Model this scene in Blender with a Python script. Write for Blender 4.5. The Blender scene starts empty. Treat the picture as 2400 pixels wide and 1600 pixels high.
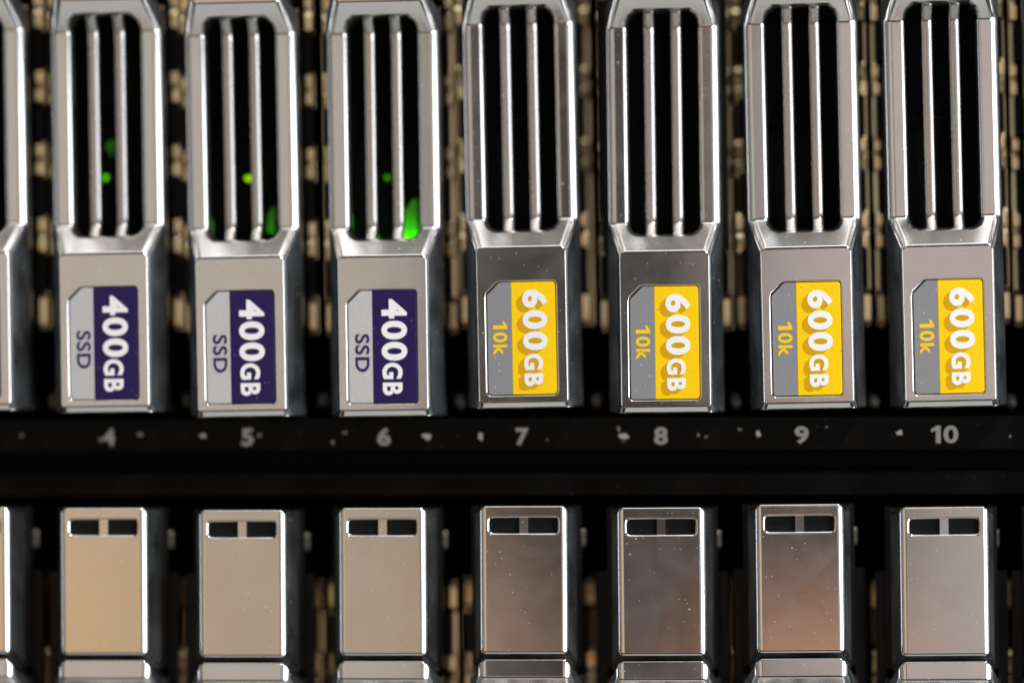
import bpy, bmesh, math, random
from mathutils import Vector, Matrix

random.seed(7)
R = math.radians
S = bpy.context.scene
C = S.collection
# one Blender unit is one centimetre of the real server
S.unit_settings.scale_length = 0.01

# ------------------------------------------------------------------ camera
CAM = Vector((2.29, -36.0, 0.0))
PXC = 218.0                      # photo pixels per centimetre at the centre of the front plane
RNG = math.hypot(CAM.x, CAM.y)
YAW = math.atan2(CAM.x, -CAM.y)
ROLL = R(0.33)
FPX = PXC * RNG
cam_d = bpy.data.cameras.new('camera')
cam = bpy.data.objects.new('camera', cam_d); C.objects.link(cam)
cam.location = CAM
cam.rotation_mode = 'QUATERNION'
look = (Vector((0, 0, 0)) - CAM).normalized()
q = look.to_track_quat('-Z', 'Y')
cam.rotation_quaternion = q @ Matrix.Rotation(-ROLL, 4, 'Z').to_quaternion()
cam_d.sensor_width = 36
cam_d.lens = 36 * FPX / 2400
cam_d.clip_start = 1; cam_d.clip_end = 500
cam_d.dof.use_dof = True
cam_d.dof.focus_distance = RNG - math.sin(YAW) * 2.3
cam_d.dof.aperture_fstop = cam_d.lens * 1e-3 / 2.9
cam_d.dof.aperture_blades = 8
S.camera = cam
CAMM = Matrix.Translation(CAM) @ cam.rotation_quaternion.to_matrix().to_4x4()

def at(px, py, Y=0.0):
    """measured photo pixel -> point of the server at depth Y behind the front plane"""
    d = CAMM.to_3x3() @ Vector(((px - 1200) / FPX, (800 - py) / FPX, -1))
    t = (Y - CAM.y) / d.y
    return CAM + d * t

# ------------------------------------------------------------------ world, lamps, exposure
w = bpy.data.worlds.new('World'); S.world = w; w.use_nodes = True
w.node_tree.nodes['Background'].inputs[0].default_value = (0.95, 0.97, 1.0, 1)
w.node_tree.nodes['Background'].inputs[1].default_value = 0.015
S.view_settings.view_transform = 'Standard'
S.view_settings.look = 'None'
S.view_settings.exposure = 0.15
S.view_settings.gamma = 1

def lamp(name, loc, target, sx, sy, radiance, col):
    d = bpy.data.lights.new(name, 'AREA'); d.shape = 'RECTANGLE'; d.size = sx; d.size_y = sy
    d.energy = radiance * math.pi * sx * sy; d.color = col
    o = bpy.data.objects.new(name, d); C.objects.link(o)
    o.location = loc
    o.rotation_mode = 'QUATERNION'
    o.rotation_quaternion = (Vector(target) - Vector(loc)).to_track_quat('-Z', 'Y')
    return o
# window light from the upper right, ceiling light, table bounce, and the room seen behind the photographer
lamp('window_lamp', (50, -33, -13), (0, 0, -13), 46, 44, 5.0, (0.90, 0.96, 1.0))
lamp('spot_lamp', (26, -26, 44), (0, 0, 0), 7, 7, 150, (1.0, 0.99, 0.97))
lamp('ceiling_lamp', (4, -8, 70), (4, -8, 0), 70, 60, 1.6, (1.0, 0.97, 0.93))
lamp('table_bounce_lamp', (0, -8, -70), (0, -8, 0), 70, 60, 0.42, (1.0, 1.0, 0.96))
def room(name, x0, x1, z0, z1, col):
    m = max(col); x, z = (x0 + x1) / 2, (z0 + z1) / 2
    lamp(name, (x, -56, z), (x, 0, z), x1 - x0, z1 - z0, m, tuple(c / m for c in col))
room('room_left_lamp', -45, -5.4, -3.7, 30, (0.46, 0.40, 0.345))
room('room_low_left_lamp', -45, -13.2, -34, -3.8, (0.60, 0.40, 0.21))
room('room_low_middle_lamp', -13.1, -5.7, -34, -3.8, (0.42, 0.325, 0.235))
room('room_low_centre_lamp', -5.6, -3.5, -34, -5.2, (0.40, 0.235, 0.15))
room('room_low_floor_lamp', -3.4, -1.2, -34, -8.4, (0.28, 0.16, 0.11))
room('room_right_lamp', 3.0, 30, -3.0, 30, (0.46, 0.385, 0.36))
room('room_low_brown_lamp', 2.0, 7.0, -34, -7.4, (0.54, 0.25, 0.14))
room('room_low_right_lamp', 7.3, 30, -34, -3.2, (0.41, 0.365, 0.335))
lamp('wall_left_lamp', (-62, -46, 4), (0, 0, 4), 60, 70, 0.20, (1.0, 0.93, 0.86))

# ------------------------------------------------------------------ materials
def nt(name):
    m = bpy.data.materials.new(name); m.use_nodes = True
    n = m.node_tree; b = n.nodes['Principled BSDF']
    return m, n, b

def plain(name, col, rough=0.5, metal=0.0, emit=None, es=0.0, spec=None):
    m, n, b = nt(name)
    b.inputs['Base Color'].default_value = (*col, 1); b.inputs['Roughness'].default_value = rough
    b.inputs['Metallic'].default_value = metal
    if spec is not None: b.inputs['Specular IOR Level'].default_value = spec
    if emit:
        b.inputs['Emission Color'].default_value = (*emit, 1); b.inputs['Emission Strength'].default_value = es
    return m

def N(n, t, **kw):
    x = n.nodes.new(t)
    for k, v in kw.items(): setattr(x, k, v)
    return x

def ramp(n, src, p0, c0, p1, c1):
    r = N(n, 'ShaderNodeValToRGB')
    r.color_ramp.elements[0].position = p0; r.color_ramp.elements[0].color = (*([c0] * 3), 1) if not isinstance(c0, tuple) else (*c0, 1)
    r.color_ramp.elements[1].position = p1; r.color_ramp.elements[1].color = (*([c1] * 3), 1) if not isinstance(c1, tuple) else (*c1, 1)
    n.links.new(src, r.inputs[0])
    return r.outputs[0]

def specks(n, coord, scale, lo, hi):
    """sparse dust: small dots of voronoi cells, only where a random cell value is high"""
    v = N(n, 'ShaderNodeTexVoronoi'); v.inputs['Scale'].default_value = scale
    n.links.new(coord, v.inputs['Vector'])
    d = ramp(n, v.outputs['Distance'], lo * 0.6, 1.0, lo, 0.0)
    s = N(n, 'ShaderNodeSeparateColor'); n.links.new(v.outputs['Color'], s.inputs[0])
    k = ramp(n, s.outputs[0], hi, 0.0, hi + 0.02, 1.0)
    mu = N(n, 'ShaderNodeMath', operation='MULTIPLY')
    n.links.new(d, mu.inputs[0]); n.links.new(k, mu.inputs[1])
    return mu.outputs[0]

def objcoord(n):
    """object coordinates shifted by a per-object random amount"""
    tc = N(n, 'ShaderNodeTexCoord'); oi = N(n, 'ShaderNodeObjectInfo')
    sc = N(n, 'ShaderNodeVectorMath', operation='SCALE'); sc.inputs[0].default_value = (31, 17, 23)
    n.links.new(oi.outputs['Random'], sc.inputs['Scale'])
    ad = N(n, 'ShaderNodeVectorMath', operation='ADD')
    n.links.new(tc.outputs['Object'], ad.inputs[0]); n.links.new(sc.outputs[0], ad.inputs[1])
    return ad.outputs[0]

def metal_mat(name, col, rough, dust=0.9, bump=0.05, sheen=0.10):
    m, n, b = nt(name)
    co = objcoord(n)
    no = N(n, 'ShaderNodeTexNoise'); no.inputs['Scale'].default_value = 2.2; no.inputs['Detail'].default_value = 5
    n.links.new(co, no.inputs['Vector'])
    n.links.new(ramp(n, no.outputs[0], 0.3, rough * 0.8, 0.7, rough * 1.25), b.inputs['Roughness'])
    sp = specks(n, co, 16, 0.16, dust)
    sp2 = specks(n, co, 45, 0.30, dust + 0.02)
    mx = N(n, 'ShaderNodeMath', operation='MAXIMUM'); n.links.new(sp, mx.inputs[0]); n.links.new(sp2, mx.inputs[1])
    mc = N(n, 'ShaderNodeMix', data_type='RGBA')
    n.links.new(mx.outputs[0], mc.inputs['Factor'])
    mc.inputs[6].default_value = (*col, 1); mc.inputs[7].default_value = (0.62, 0.58, 0.52, 1)
    n.links.new(mc.outputs[2], b.inputs['Base Color'])
    inv = N(n, 'ShaderNodeMath', operation='SUBTRACT'); inv.inputs[0].default_value = 1.0
    n.links.new(mx.outputs[0], inv.inputs[1]); 
    mt = N(n, 'ShaderNodeMath', operation='MULTIPLY'); 
    fm = N(n, 'ShaderNodeTexNoise'); fm.inputs['Scale'].default_value = 1.6; fm.inputs['Detail'].default_value = 7; fm.inputs['Distortion'].default_value = 1.4
    n.links.new(co, fm.inputs['Vector'])                 # thin hand grease film, a little duller in patches
    n.links.new(ramp(n, fm.outputs[0], 0.38, 0.99, 0.72, 0.93), mt.inputs[1])
    n.links.new(inv.outputs[0], mt.inputs[0]); n.links.new(mt.outputs[0], b.inputs['Metallic'])
    # second, broad lobe: a satin sheen over the sharper one
    gl = N(n, 'ShaderNodeBsdfGlossy'); gl.inputs['Color'].default_value = (*col, 1); gl.inputs['Roughness'].default_value = 0.30
    ms = N(n, 'ShaderNodeMixShader'); ms.inputs[0].default_value = sheen
    n.links.new(b.outputs[0], ms.inputs[1]); n.links.new(gl.outputs[0], ms.inputs[2])
    n.links.new(ms.outputs[0], n.nodes['Material Output'].inputs['Surface'])
    # very fine satin grain, drawn out along the height
    gm = N(n, 'ShaderNodeVectorMath', operation='MULTIPLY'); gm.inputs[1].default_value = (1, 1, 0.3); n.links.new(co, gm.inputs[0])
    g = N(n, 'ShaderNodeTexNoise'); g.inputs['Scale'].default_value = 170; g.inputs['Detail'].default_value = 3
    n.links.new(gm.outputs[0], g.inputs['Vector'])
    bp = N(n, 'ShaderNodeBump'); bp.inputs['Strength'].default_value = bump; bp.inputs['Distance'].default_value = 0.01
    n.links.new(g.outputs[0], bp.inputs['Height']); n.links.new(bp.outputs[0], b.inputs['Normal'])
    return m

def grain_mat(name, col, rough, dust=0.93, dustcol=(0.6, 0.57, 0.5), spec=0.5):
    m, n, b = nt(name)
    co = objcoord(n)
    no = N(n, 'ShaderNodeTexNoise'); no.inputs['Scale'].default_value = 30; no.inputs['Detail'].default_value = 6
    n.links.new(co, no.inputs['Vector'])
    base = ramp(n, no.outputs[0], 0.35, tuple(c * 0.965 for c in col), 0.65, tuple(min(1, c * 1.03) for c in col))
    sp = specks(n, co, 22, 0.2, dust)
    mc = N(n, 'ShaderNodeMix', data_type='RGBA'); n.links.new(sp, mc.inputs['Factor'])
    n.links.new(base, mc.inputs[6]); mc.inputs[7].default_value = (*dustcol, 1)
    n.links.new(mc.outputs[2], b.inputs['Base Color'])
    b.inputs['Roughness'].default_value = rough; b.inputs['Specular IOR Level'].default_value = spec
    return m

def hatch_mat(name, lo, hi):
    m, n, b = nt(name)
    tc = N(n, 'ShaderNodeTexCoord'); sx = N(n, 'ShaderNodeSeparateXYZ'); n.links.new(tc.outputs['Object'], sx.inputs[0])
    a = N(n, 'ShaderNodeMath', operation='MULTIPLY'); a.inputs[1].default_value = 0.75; n.links.new(sx.outputs['X'], a.inputs[0])
    ad = N(n, 'ShaderNodeMath', operation='ADD'); n.links.new(a.outputs[0], ad.inputs[0]); n.links.new(sx.outputs['Z'], ad.inputs[1])
    ml = N(n, 'ShaderNodeMath', operation='MULTIPLY'); ml.inputs[1].default_value = 2 * math.pi / 0.030; n.links.new(ad.outputs[0], ml.inputs[0])
    sn = N(n, 'ShaderNodeMath', operation='SINE'); n.links.new(ml.outputs[0], sn.inputs[0])
    n.links.new(ramp(n, sn.outputs[0], 0.1, hi, 0.75, lo), b.inputs['Base Color'])
    b.inputs['Roughness'].default_value = 0.5
    return m

M = dict(
    metal=metal_mat('satin_aluminium', (0.80, 0.79, 0.78), 0.085, 0.955, 0.005),
    flank_shade=metal_mat('shaded_aluminium_side', (0.44, 0.46, 0.48), 0.33, 0.95, 0.08, 0.0),  # rougher copy of the metal, darkened and blued for the shaded sides
    slat=metal_mat('polished_slat', (0.60, 0.58, 0.56), 0.25, 0.97, 0.012, 0.25),
    black=grain_mat('black_plastic', (0.005, 0.005, 0.005), 0.36, 0.96, (0.08, 0.07, 0.06), 0.16),
    rail=grain_mat('black_painted_steel', (0.0032, 0.0030, 0.0028), 0.42, 0.92, (0.05, 0.045, 0.04), 0.05),
    dark=plain('dark_cavity', (0.004, 0.004, 0.004), 0.8, spec=0.1),
    pane=grain_mat('smoked_plastic', (0.007, 0.0075, 0.008), 0.35, 0.95, (0.06, 0.06, 0.06), 0.14),
    gold=metal_mat('spring_steel', (1.0, 0.84, 0.52), 0.18, 0.97, 0.02, 0.04),
    grey=grain_mat('label_grey', (0.235, 0.235, 0.245), 0.45, 0.86, (0.55, 0.53, 0.5), 0.25),
    silver=grain_mat('label_silver', (0.50, 0.49, 0.49), 0.45, 0.9, (0.65, 0.62, 0.58), 0.25),
    yellow=grain_mat('label_yellow', (0.92, 0.585, 0.002), 0.42, 0.97, (0.5, 0.3, 0.02), 0.25),
    shade=plain('label_amber_print', (0.62, 0.34, 0.002), 0.42, spec=0.2),
    navy=grain_mat('label_purple', (0.020, 0.011, 0.075), 0.4, 0.84, (0.20, 0.17, 0.28), 0.18),
    navytext=plain('purple_print', (0.020, 0.014, 0.085), 0.45, spec=0.25),
    yellowtext=plain('yellow_print', (0.88, 0.56, 0.006), 0.45),
    white=plain('white_print', (0.86, 0.86, 0.86), 0.45),
    hatch=hatch_mat('hatched_white_print', 0.66, 0.90),
    hatch2=hatch_mat('faint_hatched_print', 0.76, 0.90),
    number=plain('grey_print', (0.29, 0.27, 0.245), 0.6),
    flake=grain_mat('chipped_paint', (0.42, 0.36, 0.31), 0.7),
    faint=grain_mat('faint_chip', (0.16, 0.14, 0.12), 0.7),
    pin=plain('dull_pin', (0.30, 0.28, 0.24), 0.45, 0.6),
    led=plain('green_led', (0.02, 0.2, 0.0), 0.4, 0, (0.13, 1.0, 0.0), 0.75),
    pipe=plain('green_light_pipe', (0.10, 0.6, 0.01), 0.5, 0, (0.05, 1.0, 0.0), 0.0),
    glow=plain('dim_led', (0.02, 0.2, 0.0), 0.4, 0, (0.10, 1.0, 0.0), 0.25),
    hot=plain('bright_led', (0.1, 0.3, 0.0), 0.4, 0, (0.42, 1.0, 0.0), 1.1),
    lampled=plain('strong_led', (0.1, 0.3, 0.0), 0.4, 0, (0.12, 1.0, 0.0), 45.0),
)

# ------------------------------------------------------------------ mesh helpers
class MB:
    def __init__(s): s.bm = bmesh.new(); s.d = {}
    def v(s, x, y, z):
        k = (round(x, 5), round(y, 5), round(z, 5))
        if k not in s.d: s.d[k] = s.bm.verts.new(k)
        return s.d[k]
    def f(s, pts):
        vs = []
        for p in pts:
            a = s.v(*p)
            if not vs or (a is not vs[-1] and a is not vs[0]): vs.append(a)
        try: return s.bm.faces.new(vs)
        except ValueError: return None
    def box(s, x0, x1, y0, y1, z0, z1):
        p = [(x, y, z) for x in (x0, x1) for y in (y0, y1) for z in (z0, z1)]
        for q in ((0, 1, 3, 2), (4, 6, 7, 5), (0, 4, 5, 1), (2, 3, 7, 6), (0, 2, 6, 4), (1, 5, 7, 3)):
            vs = [s.bm.verts.new(p[i]) for i in q]
            s.bm.faces.new(vs)
    def sweep(s, rings, cap=True):
        rv = [[s.bm.verts.new(p) for p in r] for r in rings]
        n = len(rv[0])
        for a, b in zip(rv, rv[1:]):
            for i in range(n): s.bm.faces.new((a[i], a[(i + 1) % n], b[(i + 1) % n], b[i]))
        if cap: s.bm.faces.new(rv[0]); s.bm.faces.new(rv[-1][::-1])
    def mesh(s, name, mat, weld=False, smooth=False, wfun=None):
        if weld: bmesh.ops.remove_doubles(s.bm, verts=s.bm.verts, dist=1e-5)
        bmesh.ops.recalc_face_normals(s.bm, faces=s.bm.faces)
        for f in s.bm.faces: f.smooth = smooth
        if wfun:
            lay = s.bm.edges.layers.float.new('bevel_weight_edge')
            for e in s.bm.edges:
                if len(e.link_faces) == 2 and e.calc_face_angle(0) > R(14): e[lay] = wfun(e)
        if isinstance(mat, (list, tuple)):                   # second material: rougher flanks, their shade put into a darker colour
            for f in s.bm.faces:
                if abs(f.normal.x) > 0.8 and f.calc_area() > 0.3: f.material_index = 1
        me = bpy.data.meshes.new(name); s.bm.to_mesh(me); s.bm.free()
        for m in (mat if isinstance(mat, (list, tuple)) else [mat]): me.materials.append(m)
        return me

def part(name, me, parent, loc=(0, 0, 0), bevel=0, seg=3, weight=False):
    o = bpy.data.objects.new(name, me); C.objects.link(o)
    o.parent = parent; o.location = loc
    if bevel:
        b = o.modifiers.new('bevel', 'BEVEL'); b.width = bevel; b.segments = seg
        b.limit_method = 'WEIGHT' if weight else 'ANGLE'; b.angle_limit = R(25)
        b.use_clamp_overlap = False if weight else True
        b.harden_normals = True
        if weight: b.material = 0
    return o

def thing(name, loc, label, cat, group=None):
    o = bpy.data.objects.new(name, None); C.objects.link(o)
    o.location = loc; o['label'] = label; o['category'] = cat
    if group: o['group'] = group
    o.empty_display_size = 0.5
    return o

def text_mesh(txt, bold, x0, x1, z0, z1, y, thick, mat, vertical=True, shear=0.0):
    """flat printed lettering, fitted to the box x0..x1, z0..z1; vertical text reads downwards"""
    cu = bpy.data.curves.new('print', 'FONT'); cu.body = txt; cu.size = 1; cu.offset = bold; cu.space_character = 1.0 + 4.2 * bold; cu.resolution_u = 6
    ob = bpy.data.objects.new('print', cu); C.objects.link(ob)
    me = bpy.data.meshes.new_from_object(ob.evaluated_get(bpy.context.evaluated_depsgraph_get()))
    bpy.data.objects.remove(ob); bpy.data.curves.remove(cu)
    bm = bmesh.new(); bm.from_mesh(me); bpy.data.meshes.remove(me)
    bmesh.ops.remove_doubles(bm, verts=bm.verts, dist=1e-4)
    xs = [v.co.x for v in bm.verts]; ys = [v.co.y for v in bm.verts]
    ax, bx, ay, by = min(xs), max(xs), min(ys), max(ys)
    for v in bm.verts:
        s, t = (v.co.x - ax) / (bx - ax), (v.co.y - ay) / (by - ay)
        if vertical: v.co = (x0 + t * (x1 - x0), y, z1 - s * (z1 - z0))
        else: v.co = (x0 + s * (x1 - x0), y, z0 + t * (z1 - z0))
    r = bmesh.ops.extrude_face_region(bm, geom=list(bm.faces))
    bmesh.ops.translate(bm, vec=(0, -thick, 0), verts=[g for g in r['geom'] if isinstance(g, bmesh.types.BMVert)])
    bmesh.ops.recalc_face_normals(bm, faces=bm.faces)
    for f in bm.faces: f.smooth = False
    out = bpy.data.meshes.new('print'); bm.to_mesh(out); bm.free(); out.materials.append(mat)
    return out

def add_one(me, x0, x1, z0, z1, y, vertical):
    """adds the figure 1 with its flag to a printed mesh"""
    b = bmesh.new(); b.from_mesh(me)
    st = ((0.5, 0), (1, 0), (1, 1), (0.62, 1), (0, 0.80), (0.05, 0.62), (0.5, 0.74))
    if vertical: lp = [(x0 + t * (x1 - x0), z1 - q * (z1 - z0)) for q, t in st]
    else: lp = [(x0 + q * (x1 - x0), z0 + t * (z1 - z0)) for q, t in st]
    fv = [[b.verts.new((x, yy, z)) for x, z in lp] for yy in (y, y - 0.002)]
    b.faces.new(fv[0]); b.faces.new(fv[1][::-1])
    for i in range(7): b.faces.new((fv[0][i], fv[0][i - 1], fv[1][i - 1], fv[1][i]))
    bmesh.ops.recalc_face_normals(b, faces=b.faces); b.to_mesh(me); b.free()

# ------------------------------------------------------------------ handle (front frame of a carrier)
MID = 0.41
def hw(y): return 0.485 + 0.33 * min(y, MID)
LX, LZ, LHW, LHH = -0.012, 0.755, 0.368, 0.603          # label centre and half size

def label_loop(g, n=4):
    """outline of the label (grown by g): chamfer at upper left, other corners rounded; starts at top centre, clockwise"""
    a, b, r = LHW + g, LHH + g, 0.035 + g
    ch = 0.135
    pts = [(LX, LZ + b)]
    def corner(cx, cz, a0):
        for i in range(n + 1):
            t = R(a0 - 90 * i / n); pts.append((cx + r * math.cos(t), cz + r * math.sin(t)))
    corner(LX + a - r, LZ + b - r, 90)
    corner(LX + a - r, LZ - b + r, 0)
    pts.append((LX, LZ - b))
    corner(LX - a + r, LZ - b + r, -90)
    pts += [(LX - a, LZ + b - ch - 0.02), (LX - a + 0.006, LZ + b - ch + 0.004), (LX - a + ch - 0.004, LZ + b - 0.006), (LX - a + ch + 0.02, LZ + b)]
    return pts

ST = [(0.0, 0.055), (0.075, 0.0), (1.73, 0.0), (2.05, 0.33), (4.16, 0.33), (4.48, 0.0), (4.685, 0.015)]
def prof(z):
    for (a, ya), (b, yb) in zip(ST, ST[1:]):
        if a <= z <= b: return ya + (yb - ya) * (z - a) / (b - a)
    return 0
OPB = [(-0.385, 2.05), (-0.372, 2.0), (-0.345, 1.955), (-0.29, 1.925), (0.29, 1.925), (0.345, 1.955), (0.372, 2.0), (0.385, 2.05)]
OPT = [(0.385, 4.16), (0.378, 4.215), (0.355, 4.27), (0.29, 4.325), (-0.29, 4.325), (-0.355, 4.27), (-0.378, 4.215), (-0.385, 4.16)]

def handle_mesh(with_label):
    b = MB()
    F = [(hw(y), y, z) for z, y in ST]
    L = lambda p: (-p[0], p[1], p[2])
    P = lambda x, z: (x, prof(z), z)
    tm, bmid = (LX, 0, 1.73), (LX, 0, 0.075)
    # chamfer, slopes, bars, top
    b.f([L(F[0]), F[0], F[1], bmid, L(F[1])])
    b.f([L(F[2]), tm, F[2], F[3]] + [P(*p) for p in OPB[::-1]] + [L(F[3])])
    b.f([P(*OPB[-1]), F[3], F[4], P(*OPT[0])])
    b.f([L(F[3]), P(*OPB[0]), P(*OPT[-1]), L(F[4])])
    b.f([F[4], F[5], L(F[5]), L(F[4])] + [P(*p) for p in OPT[::-1]])
    b.f([L(F[5]), F[5], F[6], L(F[6])])
    if with_label:
        lp = label_loop(0.010); k = [i for i, p in enumerate(lp) if abs(p[0] - LX) < 1e-6][1]
        right = lp[:k + 1]; left = lp[k:] + [lp[0]]
        H = lambda q: [(x, 0, z) for x, z in q]
        i1, i2 = 3, 8                                    # middle vertices of the two right corners
        b.f([tm, F[2]] + H(right[:i1 + 1][::-1]))
        b.f([F[2], F[1]] + H(right[i1:i2 + 1][::-1]))
        b.f([F[1], bmid] + H(right[i2:][::-1]))
        j1, j2 = 3, len(left) - 4
        b.f([bmid, L(F[1])] + H(left[:j1 + 1][::-1]))
        b.f([L(F[1]), L(F[2])] + H(left[j1:j2 + 1][::-1]))
        b.f([L(F[2]), tm] + H(left[j2:][::-1]))
        for p, q in zip(lp, lp[1:] + lp[:1]): b.f([(p[0], 0, p[1]), (q[0], 0, q[1]), (q[0], 0.045, q[1]), (p[0], 0.045, p[1])])
        b.f([(x, 0.045, z) for x, z in lp])
    else:
        b.f([tm, F[2], F[1], bmid]); b.f([bmid, L(F[1]), L(F[2]), tm])
    # drafted sides, then straight skirt
    zt, zs = 4.45, 0.0
    BK = 0.56
    for s in (1, -1):
        sx = lambda p: (p[0] * s, p[1], p[2])
        b.f([sx(p) for p in F] + [sx((hw(MID), MID, zt)), sx((hw(MID), MID, zs))])
        b.f([sx((hw(MID), MID, zs)), sx((hw(MID), MID, zt)), sx((hw(MID), BK, zt)), sx((hw(MID), BK, zs))])
    m0, m1 = (hw(MID), MID, zs), (hw(MID), MID, zt)
    b.f([F[0], L(F[0]), L(m0), m0]); b.f([F[6], L(F[6]), L(m1), m1])
    b.f([m0, L(m0), (-hw(MID), BK, zs), (hw(MID), BK, zs)]); b.f([m1, L(m1), (-hw(MID), BK, zt), (hw(MID), BK, zt)])
    # inner wall of the grille opening
    op = OPB + OPT
    for p, q in zip(op, op[1:] + op[:1]):
        a, c = P(*p), P(*q)
        b.f([a, c, (q[0] * 0.99, 0.50, q[1]), (p[0] * 0.99, 0.50, p[1])])
    hole = {(round(x, 4), round(z, 4)) for x, z in (label_loop(0.010) if with_label else [])}
    opn = {(round(x, 4), round(z, 4)) for x, z in op}
    def wf(e):
        ks = [(round(v.co.x, 4), round(v.co.z, 4)) for v in e.verts]
        if all(k in hole for k in ks): return 0.22 if all(abs(v.co.y) < 1e-4 for v in e.verts) else 0
        if all(k in opn for k in ks):
            ya, yb = e.verts[0].co.y, e.verts[1].co.y
            if ya > 0.45 or yb > 0.45: return 0
            return 0.60
        xa, xb = abs(e.verts[0].co.x), abs(e.verts[1].co.x)
        za, zb = e.verts[0].co.z, e.verts[1].co.z
        if all(abs(v.co.y) > 0.36 for v in e.verts): return 0
        if abs(za - zb) < 1e-3 and e.verts[0].co.x * e.verts[1].co.x < 0 or abs(za - zb) < 1e-3: return 0.33
        return 1.0
    return b.mesh('handle', [M['metal'], M['flank_shade']], smooth=True, wfun=wf)

def slat_mesh():
    b = MB(); n = 14
    path = [(1.86, 0.20), (1.93, 0.245), (2.035, 0.355), (2.06, 0.368), (2.12, 0.37), (3.1, 0.37), (4.09, 0.37), (4.15, 0.368), (4.175, 0.355), (4.29, 0.235), (4.38, 0.16)]
    rings = []
    for i, (z, y) in enumerate(path):
        p, q = path[max(0, i - 1)], path[min(len(path) - 1, i + 1)]
        t = Vector((0, q[1] - p[1], q[0] - p[0])).normalized(); nrm = Vector((0, t.z, -t.y))
        r = []
        for k in range(n):
            a = 2 * math.pi * k / n
            c, s = math.cos(a), math.sin(a)
            r.append(Vector((0.060 * math.copysign(abs(c) ** 0.75, c), y, z)) + nrm * (0.055 * math.copysign(abs(s) ** 0.75, s) + 0.05))
        rings.append(r)
    b.sweep(rings)
    return b.mesh('grille_slat', M['slat'], smooth=True)

def slab(loop, y0, y1, name, mat):
    b = MB()
    b.sweep([[(x, y, z) for x, z in loop] for y in (y0, y1)])
    return b.mesh(name, mat)

def clip_loop(loop, xc, keep_left):
    out = []
    for p, q in zip(loop, loop[1:] + loop[:1]):
        ip, iq = (p[0] <= xc) == keep_left, (q[0] <= xc) == keep_left
        if ip: out.append(p)
        if ip != iq:
            t = (xc - p[0]) / (q[0] - p[0]); out.append((xc, p[1] + t * (q[1] - p[1])))
    res = []
    for p in out:
        if not res or math.hypot(p[0] - res[-1][0], p[1] - res[-1][1]) > 1e-4: res.append(p)
    return res

SPLIT = LX - LHW + 0.262
def panels(matL, matR):
    lp = label_loop(0.0)
    return (slab(clip_loop(lp, SPLIT, True), 0.004, 0.04, 'info_panel', matL),
            slab(clip_loop(lp, SPLIT, False), 0.0025, 0.04, 'capacity_panel', matR))

def hwb(y): return 0.468 + 0.20 * min(y, MID)
BT, BB = 6.33, 4.745
def button_mesh():
    b = MB()
    x1, z0, z1, rr = 0.366, 6.033, 6.197, 0.035
    lp = [(0, z1)]
    for cx, cz, a0 in ((x1 - rr, z1 - rr, 90), (x1 - rr, z0 + rr, 0)):
        for i in range(4): t = R(a0 - 30 * i); lp.append((cx + rr * math.cos(t), cz + rr * math.sin(t)))
    lp.append((0, z0)); k = len(lp) - 1
    for cx, cz, a0 in ((-x1 + rr, z0 + rr, -90), (-x1 + rr, z1 - rr, 180)):
        for i in range(4): t = R(a0 - 30 * i); lp.append((cx + rr * math.cos(t), cz + rr * math.sin(t)))
    A, B, D, E = (-hwb(0), 0, BB), (hwb(0), 0, BB), (hwb(0), 0, BT), (-hwb(0), 0, BT)
    tm, bm_ = (0, 0, BT), (0, 0, BB)
    b.f([tm, D, B, bm_] + [(x, 0, z) for x, z in lp[:k + 1][::-1]])
    b.f([bm_, A, E, tm] + [(x, 0, z) for x, z in (lp[k:] + lp[:1])[::-1]])
    for p, q in zip(lp, lp[1:] + lp[:1]): b.f([(p[0], 0, p[1]), (q[0], 0, q[1]), (q[0], 0.10, q[1]), (p[0], 0.10, p[1])])
    w2, zl = hwb(MID), 4.54
    zt2 = BT - 0.04
    for s in (1, -1):
        b.f([(s * hwb(0), 0, BB), (s * hwb(0), 0, BT), (s * w2, MID, zt2), (s * w2, MID, zl)])
        b.f([(s * w2, MID, zl), (s * w2, MID, zt2), (s * w2, 0.55, zt2), (s * w2, 0.55, zl)])
    b.f([A, bm_, B, (w2, MID, zl), (-w2, MID, zl)]); b.f([E, tm, D, (w2, MID, zt2), (-w2, MID, zt2)])
    b.f([(w2, MID, zl), (-w2, MID, zl), (-w2, 0.55, zl), (w2, 0.55, zl)])
    b.f([(w2, MID, zt2), (-w2, MID, zt2), (-w2, 0.55, zt2), (w2, 0.55, zt2)])
    hole = {(round(x, 4), round(z, 4)) for x, z in lp}
    def wf(e):
        ks = [(round(v.co.x, 4), round(v.co.z, 4)) for v in e.verts]
        if all(q in hole for q in ks): return 0.40 if all(abs(v.co.y) < 1e-4 for v in e.verts) else 0
        if all(v.co.y > 0.3 for v in e.verts): return 0
        return 0.45 if abs(e.verts[0].co.z - e.verts[1].co.z) < 0.03 else 1.0
    return b.mesh('release_button', [M['metal'], M['flank_shade']], smooth=True, wfun=wf)

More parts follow.
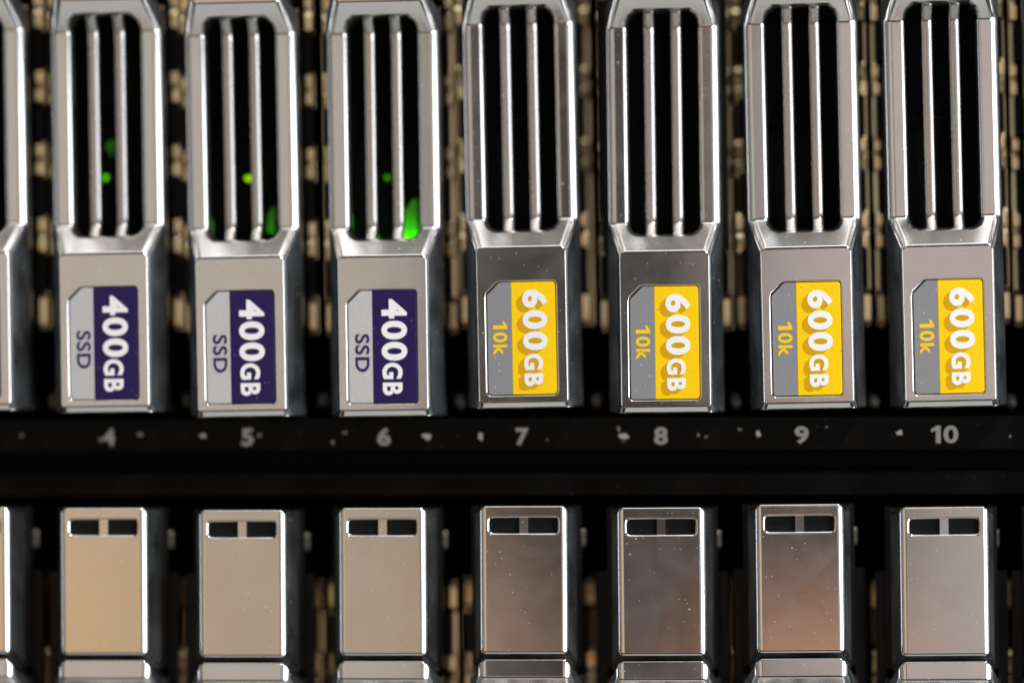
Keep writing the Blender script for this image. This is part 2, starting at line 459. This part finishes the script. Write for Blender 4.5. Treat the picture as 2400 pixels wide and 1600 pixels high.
BLOCKS = [1.51, 2.36, 3.175, 3.985, 4.90]
def body_mesh(tooth, gap_mask=None):
    b = MB()
    b.box(-0.60, 0.60, 1.0, 2.6, 0.0, 6.3)                 # drive bay body
    for s in (-1, 1):
        x0, x1 = sorted((s * 0.545, s * 0.603))
        b.box(x0, x1, 0.565, 1.0, 0.05, 4.4)               # side cheeks
        b.box(x0, x1, 0.555, 1.0, 4.55, 6.3)
        for z in BLOCKS:                                    # teeth over the springs
            x0, x1 = sorted((s * 0.603, s * tooth))
            b.box(x0, x1, 0.74, 0.98, z - 0.21, z + 0.21)
        if gap_mask:                                           # made-up plate, added to darken the gap by hiding most of the springs
            x0, x1 = sorted((s * 0.603, s * gap_mask[0])); b.box(x0, x1, 0.62, 0.735, gap_mask[1], gap_mask[2])
        # flared foot beside the label
        p = [(0.603, 0.50, 0.16), (0.635, 0.56, 0.20), (0.640, 0.70, 0.20), (0.603, 0.8, 0.16)]
        q = [(0.603, 0.55, 0.50), (0.615, 0.60, 0.50), (0.618, 0.70, 0.50), (0.603, 0.8, 0.5)]
        t = [(0.603, 0.58, 0.78), (0.606, 0.62, 0.78), (0.606, 0.70, 0.78), (0.603, 0.8, 0.78)]
        b.sweep([[(s * x, y, z) for x, y, z in r] for r in (p, q, t)])
    b.box(-0.54, 0.54, 0.55, 1.0, 4.42, 4.57)
    return b.mesh('carrier_body', M['black'])

def bent_leaf(h, wd, bow):
    """one sprung metal leaf about its own middle: slightly bowed strip with thickness and turned-in ends"""
    b = MB(); n = 6; rings = []; e = wd / 2
    for i in range(n + 1):
        t = i / n; z = (t - 0.5) * h; yy = -bow * math.sin(math.pi * t) + (0.02 if i in (0, n) else 0)
        k = e * (0.82 if i in (0, n) else 1)
        rings.append([(-k, yy + 0.006, z), (-k * 0.8, yy, z), (k * 0.8, yy, z), (k, yy + 0.006, z), (k, yy + 0.03, z), (-k, yy + 0.03, z)])
    b.sweep(rings)
    return b.mesh('spring_leaf', M['gold'], smooth=False)
rl_ = random.Random(11)

def spring_strip_mesh():
    b = MB(); e = 0.032
    b.sweep([[(-e, 0.004, z), (0, 0, z), (e, 0.004, z), (e, 0.02, z), (-e, 0.02, z)] for z in (0.9, 5.47)])
    return b.mesh('spring_strip', M['gold'])

def led_mesh(r):
    b = bmesh.new(); bmesh.ops.create_icosphere(b, subdivisions=2, radius=r)
    rj = random.Random(int(r * 1000))
    for v in b.verts:
        v.co.y *= 0.6; v.co.x *= 1 + 0.25 * math.sin(3 * v.co.z / r); v.co *= rj.uniform(0.72, 1.15)
    me = bpy.data.meshes.new('led'); b.to_mesh(me); b.free(); return me

def wedge_mesh(wd, dp, ht):
    b = MB()
    b.sweep([[(-wd, -dp, 0), (wd, -dp * .6, 0), (wd, dp, 0), (-wd, dp, 0)], [(-wd * .6, -dp * .6, ht * .7), (wd, -dp * .6, ht * .7), (wd, dp, ht * .7), (-wd * .6, dp, ht * .7)], [(wd * .4, 0, ht), (wd, 0, ht), (wd, dp, ht), (wd * .4, dp, ht)]])
    return b.mesh('light_pipe', M['pipe'])

HANDLE, HANDLE_PLAIN = handle_mesh(True), handle_mesh(False)
SLAT, BUTTON, BODY, BODY_WIDE = slat_mesh(), button_mesh(), body_mesh(0.685), body_mesh(0.735)
BODY_SHUT, BODY_HALF = body_mesh(0.685, (0.712, 0.85, 5.6)), body_mesh(0.685, (0.690, 1.75, 4.5))
STRIP = spring_strip_mesh()
LEAFZ = [(0.88, 1.29)]
for _a, _c in zip(BLOCKS, BLOCKS[1:]):
    _m = (_a + _c) / 2; LEAFZ += [(_a + 0.215, _m - 0.016), (_m + 0.016, _c - 0.215)]
LEAFZ.append((5.13, 5.46))
LEAF = [bent_leaf(c - a, 0.088, 0.007) for a, c in LEAFZ]
def turn(X, bright):  # bright and dark springs are shaped by how they are turned
    """small turn of a spring about its height, aimed so that it mirrors a room lamp or the dark between them"""
    v = (CAM.x - X) / 36
    if rl_.random() < bright: r = rl_.uniform(-.12, -.06) if X < 0 else rl_.uniform(.05, .12)
    else: r = (-1.25 - X) / 57 + rl_.uniform(-.03, .03)
    return (r + v) / 2
_b = MB(); _b.box(-0.046, 0.046, 0.022, 0.10, 6.03, 6.20); DIVBAR = _b.mesh('window_divider', M['metal'])
_b = MB(); _b.box(-0.375, -0.046, 0.07, 0.12, 6.01, 6.21); WINL = _b.mesh('window_pane', M['pane'])
_b = MB(); _b.box(0.046, 0.375, 0.07, 0.12, 6.01, 6.21); WINR = _b.mesh('window_pane', M['pane'])
_b = MB(); _b.sweep([[(0.605 + 0.035 * sx, 0.76 + 0.03 * sy, z) for sx, sy in ((-1, 1), (-.8, -.6), (0, -1), (.8, -.6), (1, 1))] for z in (5.84, 5.88, 5.99, 6.03)]); SIDEPIN = _b.mesh('side_pin', M['pin'], smooth=True)
_b = MB(); _b.box(-0.543, 0.543, 0.93, 0.995, 1.2, 4.41); _b.box(-0.53, 0.53, 0.86, 0.929, 3.13, 3.165); VENT = _b.mesh('vent_shade_sheet', M['dark'])  # near-black sheet added as the shade inside the vent, plus a thin ledge
P400 = panels(M['silver'], M['navy']); P600 = panels(M['grey'], M['yellow'])

def pxz(v): return 0.755 + (789 - v) / 220.0            # heights read off the bay 10 label
def pxx(u): return LX + (u - 2223.6) / 220.0
CAP = {'600': (pxx(2226.5), pxx(2286), pxz(818), pxz(674.5)), 'GB6': (pxx(2228), pxx(2273), pxz(902.5), pxz(826)),
       '400': (pxx(2222), pxx(2283), pxz(822), pxz(676)), 'GB4': (pxx(2223), pxx(2271), pxz(904), pxz(827))}
TXT = {}
def lettering(kind):
    if kind not in TXT:
        out = []
        if kind == 'SSD':
            for t, k in (('400', '400'), ('GB', 'GB4')):
                out.append(('capacity_lettering', text_mesh(t, 0.035, *CAP[k], 0.0015, 0.002, M['white'])))
            out.append(('type_lettering', text_mesh('SSD', 0.02, pxx(2159), pxx(2193), pxz(848), pxz(758), 0.003, 0.002, M['navytext'])))
        else:
            hm = M[kind]
            for t, k in (('600', '600'), ('GB', 'GB6')):
                x0, x1, z0, z1 = CAP[k]
                # printed extrusion behind the letters, stepping down and left
                b = bmesh.new()
                for i in range(6):
                    dx, dz = -0.0105 * (i + 1), -0.0085 * (i + 1)
                    me = text_mesh(t, 0.04, x0 + dx, x1 + dx, z0 + dz, z1 + dz, 0.0022 - 0.00005 * (6 - i), 0.0006, M['shade'])
                    b.from_mesh(me); bpy.data.meshes.remove(me)
                me = bpy.data.meshes.new('letter_extrusion'); b.to_mesh(me); b.free(); me.materials.append(M['shade'])
                out.append(('letter_extrusion', me))
                out.append(('capacity_lettering', text_mesh(t, 0.04, x0, x1, z0, z1, 0.0012, 0.002, hm)))
            me = text_mesh('0k', 0.03, pxx(2155.5), pxx(2190), pxz(829), pxz(774), 0.003, 0.002, M['yellowtext'])
            add_one(me, pxx(2156), pxx(2190), pxz(767), pxz(748), 0.003, True)
            out.append(('type_lettering', me))
        TXT[kind] = out
    return TXT[kind]

def carrier(px, py, ref, roll, kind, label, group, tz=0, tx=0, leds=(), body=None, deep=(0, 0), shine=(1, 1)):
    """ref: the local point of the carrier that stands at the measured photo position"""
    p = at(px, py, 0)
    rot = Matrix.Rotation(R(tz), 4, 'Z') @ Matrix.Rotation(R(tx), 4, 'X') @ Matrix.Rotation(R(-roll), 4, 'Y')
    base = p - (rot.to_3x3() @ Vector(ref))
    t = thing('drive_carrier', base, label, 'drive carrier', group)
    t.rotation_euler = rot.to_euler()
    h = part('handle', HANDLE if kind else HANDLE_PLAIN, t, bevel=0.075, seg=5, weight=True)
    for s in (-1, 1): part('grille_slat', SLAT, t, (s * 0.146, 0, 0))
    bt = part('release_button', BUTTON, t, bevel=0.065, seg=5, weight=True)
    part('window_divider', DIVBAR, bt, bevel=0.006, seg=2); part('window_pane', WINL, bt); part('window_pane', WINR, bt)
    part('carrier_body', body or BODY, t, bevel=0.015, seg=2)
    part('vent_shade_sheet', VENT, t)
    part('side_pin', SIDEPIN, t)
    for s in (-1, 1):
        dy = deep[0 if s < 0 else 1]
        st = part('spring_strip', STRIP, t, (s * 0.688, 0.99 + dy, 0))
        X = p.x + s * 0.68
        st.rotation_euler = (0, 0, turn(X, shine[0 if s < 0 else 1] * 0.8) - R(tz))
        for i, me in enumerate(LEAF):
            br = shine[0 if s < 0 else 1]
            if kind and i < 3: br = max(br, 0.9)
            lf = part('spring_leaf', me, st, (-s * 0.010 + rl_.uniform(-.008, .008), (-dy if i < 3 else 0) - (0.20 if body is BODY_WIDE else 0.08), (LEAFZ[i][0] + LEAFZ[i][1]) / 2))
            lf.rotation_euler = (rl_.uniform(-.03, .03), 0, turn(X, br) - R(tz) - st.rotation_euler.z)
    if kind:
        a, c = P400 if kind == 'SSD' else P600
        lb = part('label', a, t, bevel=0.006, seg=2)
        part('capacity_panel', c, lb, bevel=0.006, seg=2)
        for nm, me in lettering(kind): part(nm, me, lb)
    inv = rot.to_3x3().inverted()
    for (u, v, dep, sort, size) in leds:
        q = inv @ (at(u, v, dep) - base)
        if sort == 'pipe': o = part('light_pipe', wedge_mesh(*size), t, q)
        else:
            me = led_mesh(size); me.materials.append(M[sort]); o = part('led', me, t, q)
    return t

# ------------------------------------------------------------------ chassis
ch = thing('server_chassis', (0, 1.0, 0), 'black server chassis whose numbered rail runs between the two rows of drives', 'server chassis')
def chp(name, me, **k):
    o = part(name, me, ch, **k); o.matrix_parent_inverse = Matrix.Translation((0, -1.0, 0)); return o
def rail_z(v, y): return at(1200, v, y).z
b = MB(); b.box(-9.5, 9.5, 0.48, 2.2, rail_z(1054, .48), rail_z(979, .48)); RAIL = chp('number_rail', b.mesh('number_rail', M['rail']), bevel=0.03, seg=3)
b = MB(); b.box(-9.5, 9.5, 0.62, 2.2, rail_z(1160, .62), rail_z(1108, .62)); chp('cross_rail', b.mesh('cross_rail', M['rail']), bevel=0.025, seg=3)
b = MB(); b.box(-9.5, 9.5, 1.6, 2.2, rail_z(1120, 1.6), rail_z(1040, 1.6)); chp('rail_web', b.mesh('rail_web', M['dark']))
b = MB(); b.box(-9.5, 9.5, 2.61, 2.8, -14, 12); chp('backplane', b.mesh('backplane', M['dark']))
def railpart(name, me):
    o = part(name, me, RAIL); return o
for txt, u, v, ww in (('4', 255, 1024, 30), ('5', 580, 1024, 29), ('6', 900, 1023, 31), ('7', 1224, 1023, 31), ('8', 1549, 1021, 32), ('9', 1879, 1019, 33), ('10', 2214, 1017.5, 64)):
    c = at(u, v, 0.475)
    xl = c.x - ww / 436 + (0.135 if txt == '10' else 0)
    me = text_mesh(txt[-1], 0.03, xl, c.x + ww / 436, c.z - 0.095, c.z + 0.095, 0.4785, 0.002, M['number'], vertical=False)
    if txt == '10': add_one(me, c.x - ww / 436, c.x - ww / 436 + 0.105, c.z - 0.095, c.z + 0.095, 0.4785, False)
    railpart('bay_number', me)
fl = [(1000, 1023, 30, 17), (1126, 1023, 12, 20), (475, 1021, 16, 13), (328, 1018, 16, 10), (1450, 1004, 8, 22), (1463, 1021, 26, 13), (1778, 1017, 11, 16), (1735, 1006, 14, 7),
      (2107, 1014, 20, 13), (1636, 1020, 8, 12), (1655, 1023, 10, 6), (608, 1020, 12, 10), (780, 1037, 12, 12), (808, 1013, 14, 8), (238, 1031, 20, 12), (50, 1020, 12, 8), (2368, 1022, 9, 8), (1283, 1030, 6, 5), (1938, 1000, 8, 6), (1461, 1034, 12, 4)]
rf = random.Random(3)
for u, v, a, h in fl:
    c = at(u, v, 0.475); b = MB(); n = 9
    lp = []
    for i in range(n):
        t = 2 * math.pi * i / n; k = rf.uniform(0.45, 1.25)
        lp.append((c.x + k * a / 436 * math.cos(t), c.z + k * h / 436 * math.sin(t)))
    b.sweep([[(x, y, z) for x, z in lp] for y in (0.4765, 0.479)])
    railpart('paint_chip', b.mesh('paint_chip', M['flake'] if (u in (1000, 1126, 475, 2107, 1778, 1463)) else M['faint']))

# ------------------------------------------------------------------ drives
UP = (LX, 0, LZ); LO = (0, 0, 6.1125)
gu, gl = 'drive carriers in the upper row', 'drive carriers in the lower row'
L4 = [(247, 417, 0.85, 'led', 0.034), (259, 350, 0.9, 'pipe', (0.045, 0.03, 0.10)), (262, 360, 0.84, 'glow', 0.016)]
L5 = [(582, 419, 0.85, 'hot', 0.034), (636, 545, 0.80, 'pipe', (0.045, 0.04, 0.28)), (636, 572, 0.64, 'lampled', 0.020), (494, 552, 0.85, 'pipe', (0.015, 0.03, 0.18))]
L6 = [(908, 417, 0.88, 'glow', 0.030), (962, 556, 0.78, 'pipe', (0.085, 0.04, 0.42)), (962, 580, 0.62, 'lampled', 0.055), (954, 557, 0.58, 'hot', 0.022), (820, 556, 0.8, 'pipe', (0.022, 0.03, 0.25)), (820, 576, 0.66, 'lampled', 0.02), (884, 556, 0.7, 'glow', 0.020)]
L3 = [(0, 420, 0.95, 'glow', 0.022)]
upper = [
 (-82, 801, 0.6, 'SSD', 'silver drive carrier in the upper row cut off by the left photo edge', 0, 0, L3),
 (242.5, 804.5, 0.6, 'SSD', 'leftmost whole carrier with a purple 400GB label, two dim green dots between its slats', 0, 0, L4),
 (562.5, 814, 0.75, 'SSD', 'middle carrier of the purple 400GB labels, one yellow-green dot beside its right slat', 0, 0, L5),
 (896, 812.5, 0.5, 'SSD', 'purple 400GB carrier next to the yellow ones, large green glow at its lower right slot', 0, 0, L6),
 (1222.5, 792.5, 0.8, 'hatch', 'yellow 600GB carrier standing right next to the purple labelled carriers, dark face above its label', 0.6, 0, ()),
 (1557.5, 803, 0.4, 'hatch2', 'dark faced yellow 600GB carrier set slightly lower than its yellow neighbours, number eight below', 0.1, 0, ()),
 (1891, 794, 0.9, 'hatch2', 'pinkish brown faced yellow 600GB carrier, second from the right, number nine below', 0.15, 0, ()),
 (2223.6, 789, 1.0, 'hatch2', 'rightmost whole carrier with a yellow 600GB label, pale pinkish face, number ten below', 0, 0, ()),
 (2556, 790, 0.9, None, 'upper carrier at the right photo edge with only its golden springs showing', 0, 0, ()),
]
for px, py, rl, kd, lb, tz, tx, ld in upper:
    i = round(px / 327) + 3                                   # bay number
    carrier(px, py, UP, rl, kd, lb, gu, tz, tx, ld, {3: BODY_WIDE, 4: BODY_WIDE, 5: BODY_WIDE, 8: BODY_HALF}.get(i), {7: (0, .5), 8: (.5, .45), 9: (.4, 0)}.get(i, (0, 0)),
            {7: (.8, .15), 8: (.15, .1), 9: (.15, .6), 10: (.7, .3)}.get(i, (1, 1)))
lower = [
 (-80, 1234, 0, 'silver drive carrier in the lower row cut off by the left photo edge', 0, 0),
 (242, 1236, 0, 'lower row carrier with tan golden sheen, below bay number 4', 0, 0),
 (567, 1241, 0, 'lower row carrier with even beige sheen, below bay number 5', 0, 0),
 (896, 1236, 0, 'lower row carrier with pale beige face, below bay number 6', -0.2, 0),
 (1227, 1231.5, 0, 'lower row carrier with brown sheen darkening at upper right, below bay number 7', 0.3, 0),
 (1549.6, 1235, 0.25, 'lower row carrier with dark scratched face, below bay number 8', 0, 0),
 (1874, 1227.5, 0.4, 'lower row carrier with copper brown glow, below bay number 9', 0, 0),
 (2213, 1234, 0.4, 'lower row carrier with plain light grey face, below bay number 10', 0, 0),
 (2540, 1232, 0.4, 'lower carrier beyond the right photo edge with only dim springs showing', 0, 0),
]
for px, py, rl, lb, tz, tx in lower:
    i = round(px / 327) + 3
    carrier(px, py, LO, rl, None, lb, gl, tz, tx, (), BODY if i in (6, 7) else BODY_SHUT, (.3, 0 if i == 6 else .3), (.15, .9 if i == 6 else .2))

# guide pins of the chassis between the upper bays, and small latch tabs
ux = [u[0] for u in upper]
for a, c in zip(ux, ux[1:]):
    p = at((a + c) / 2, 944, 0); z = p.z
    b = MB(); n = 10
    b.sweep([[(p.x + r * math.cos(2 * math.pi * i / n), y, z + 1.25 * r * math.sin(2 * math.pi * i / n)) for i in range(n)] for y, r in ((1.0, 0.04), (1.02, 0.06), (1.06, 0.068), (2.2, 0.068))])
    chp('guide_pin', b.mesh('guide_pin', M['pin'], smooth=True))
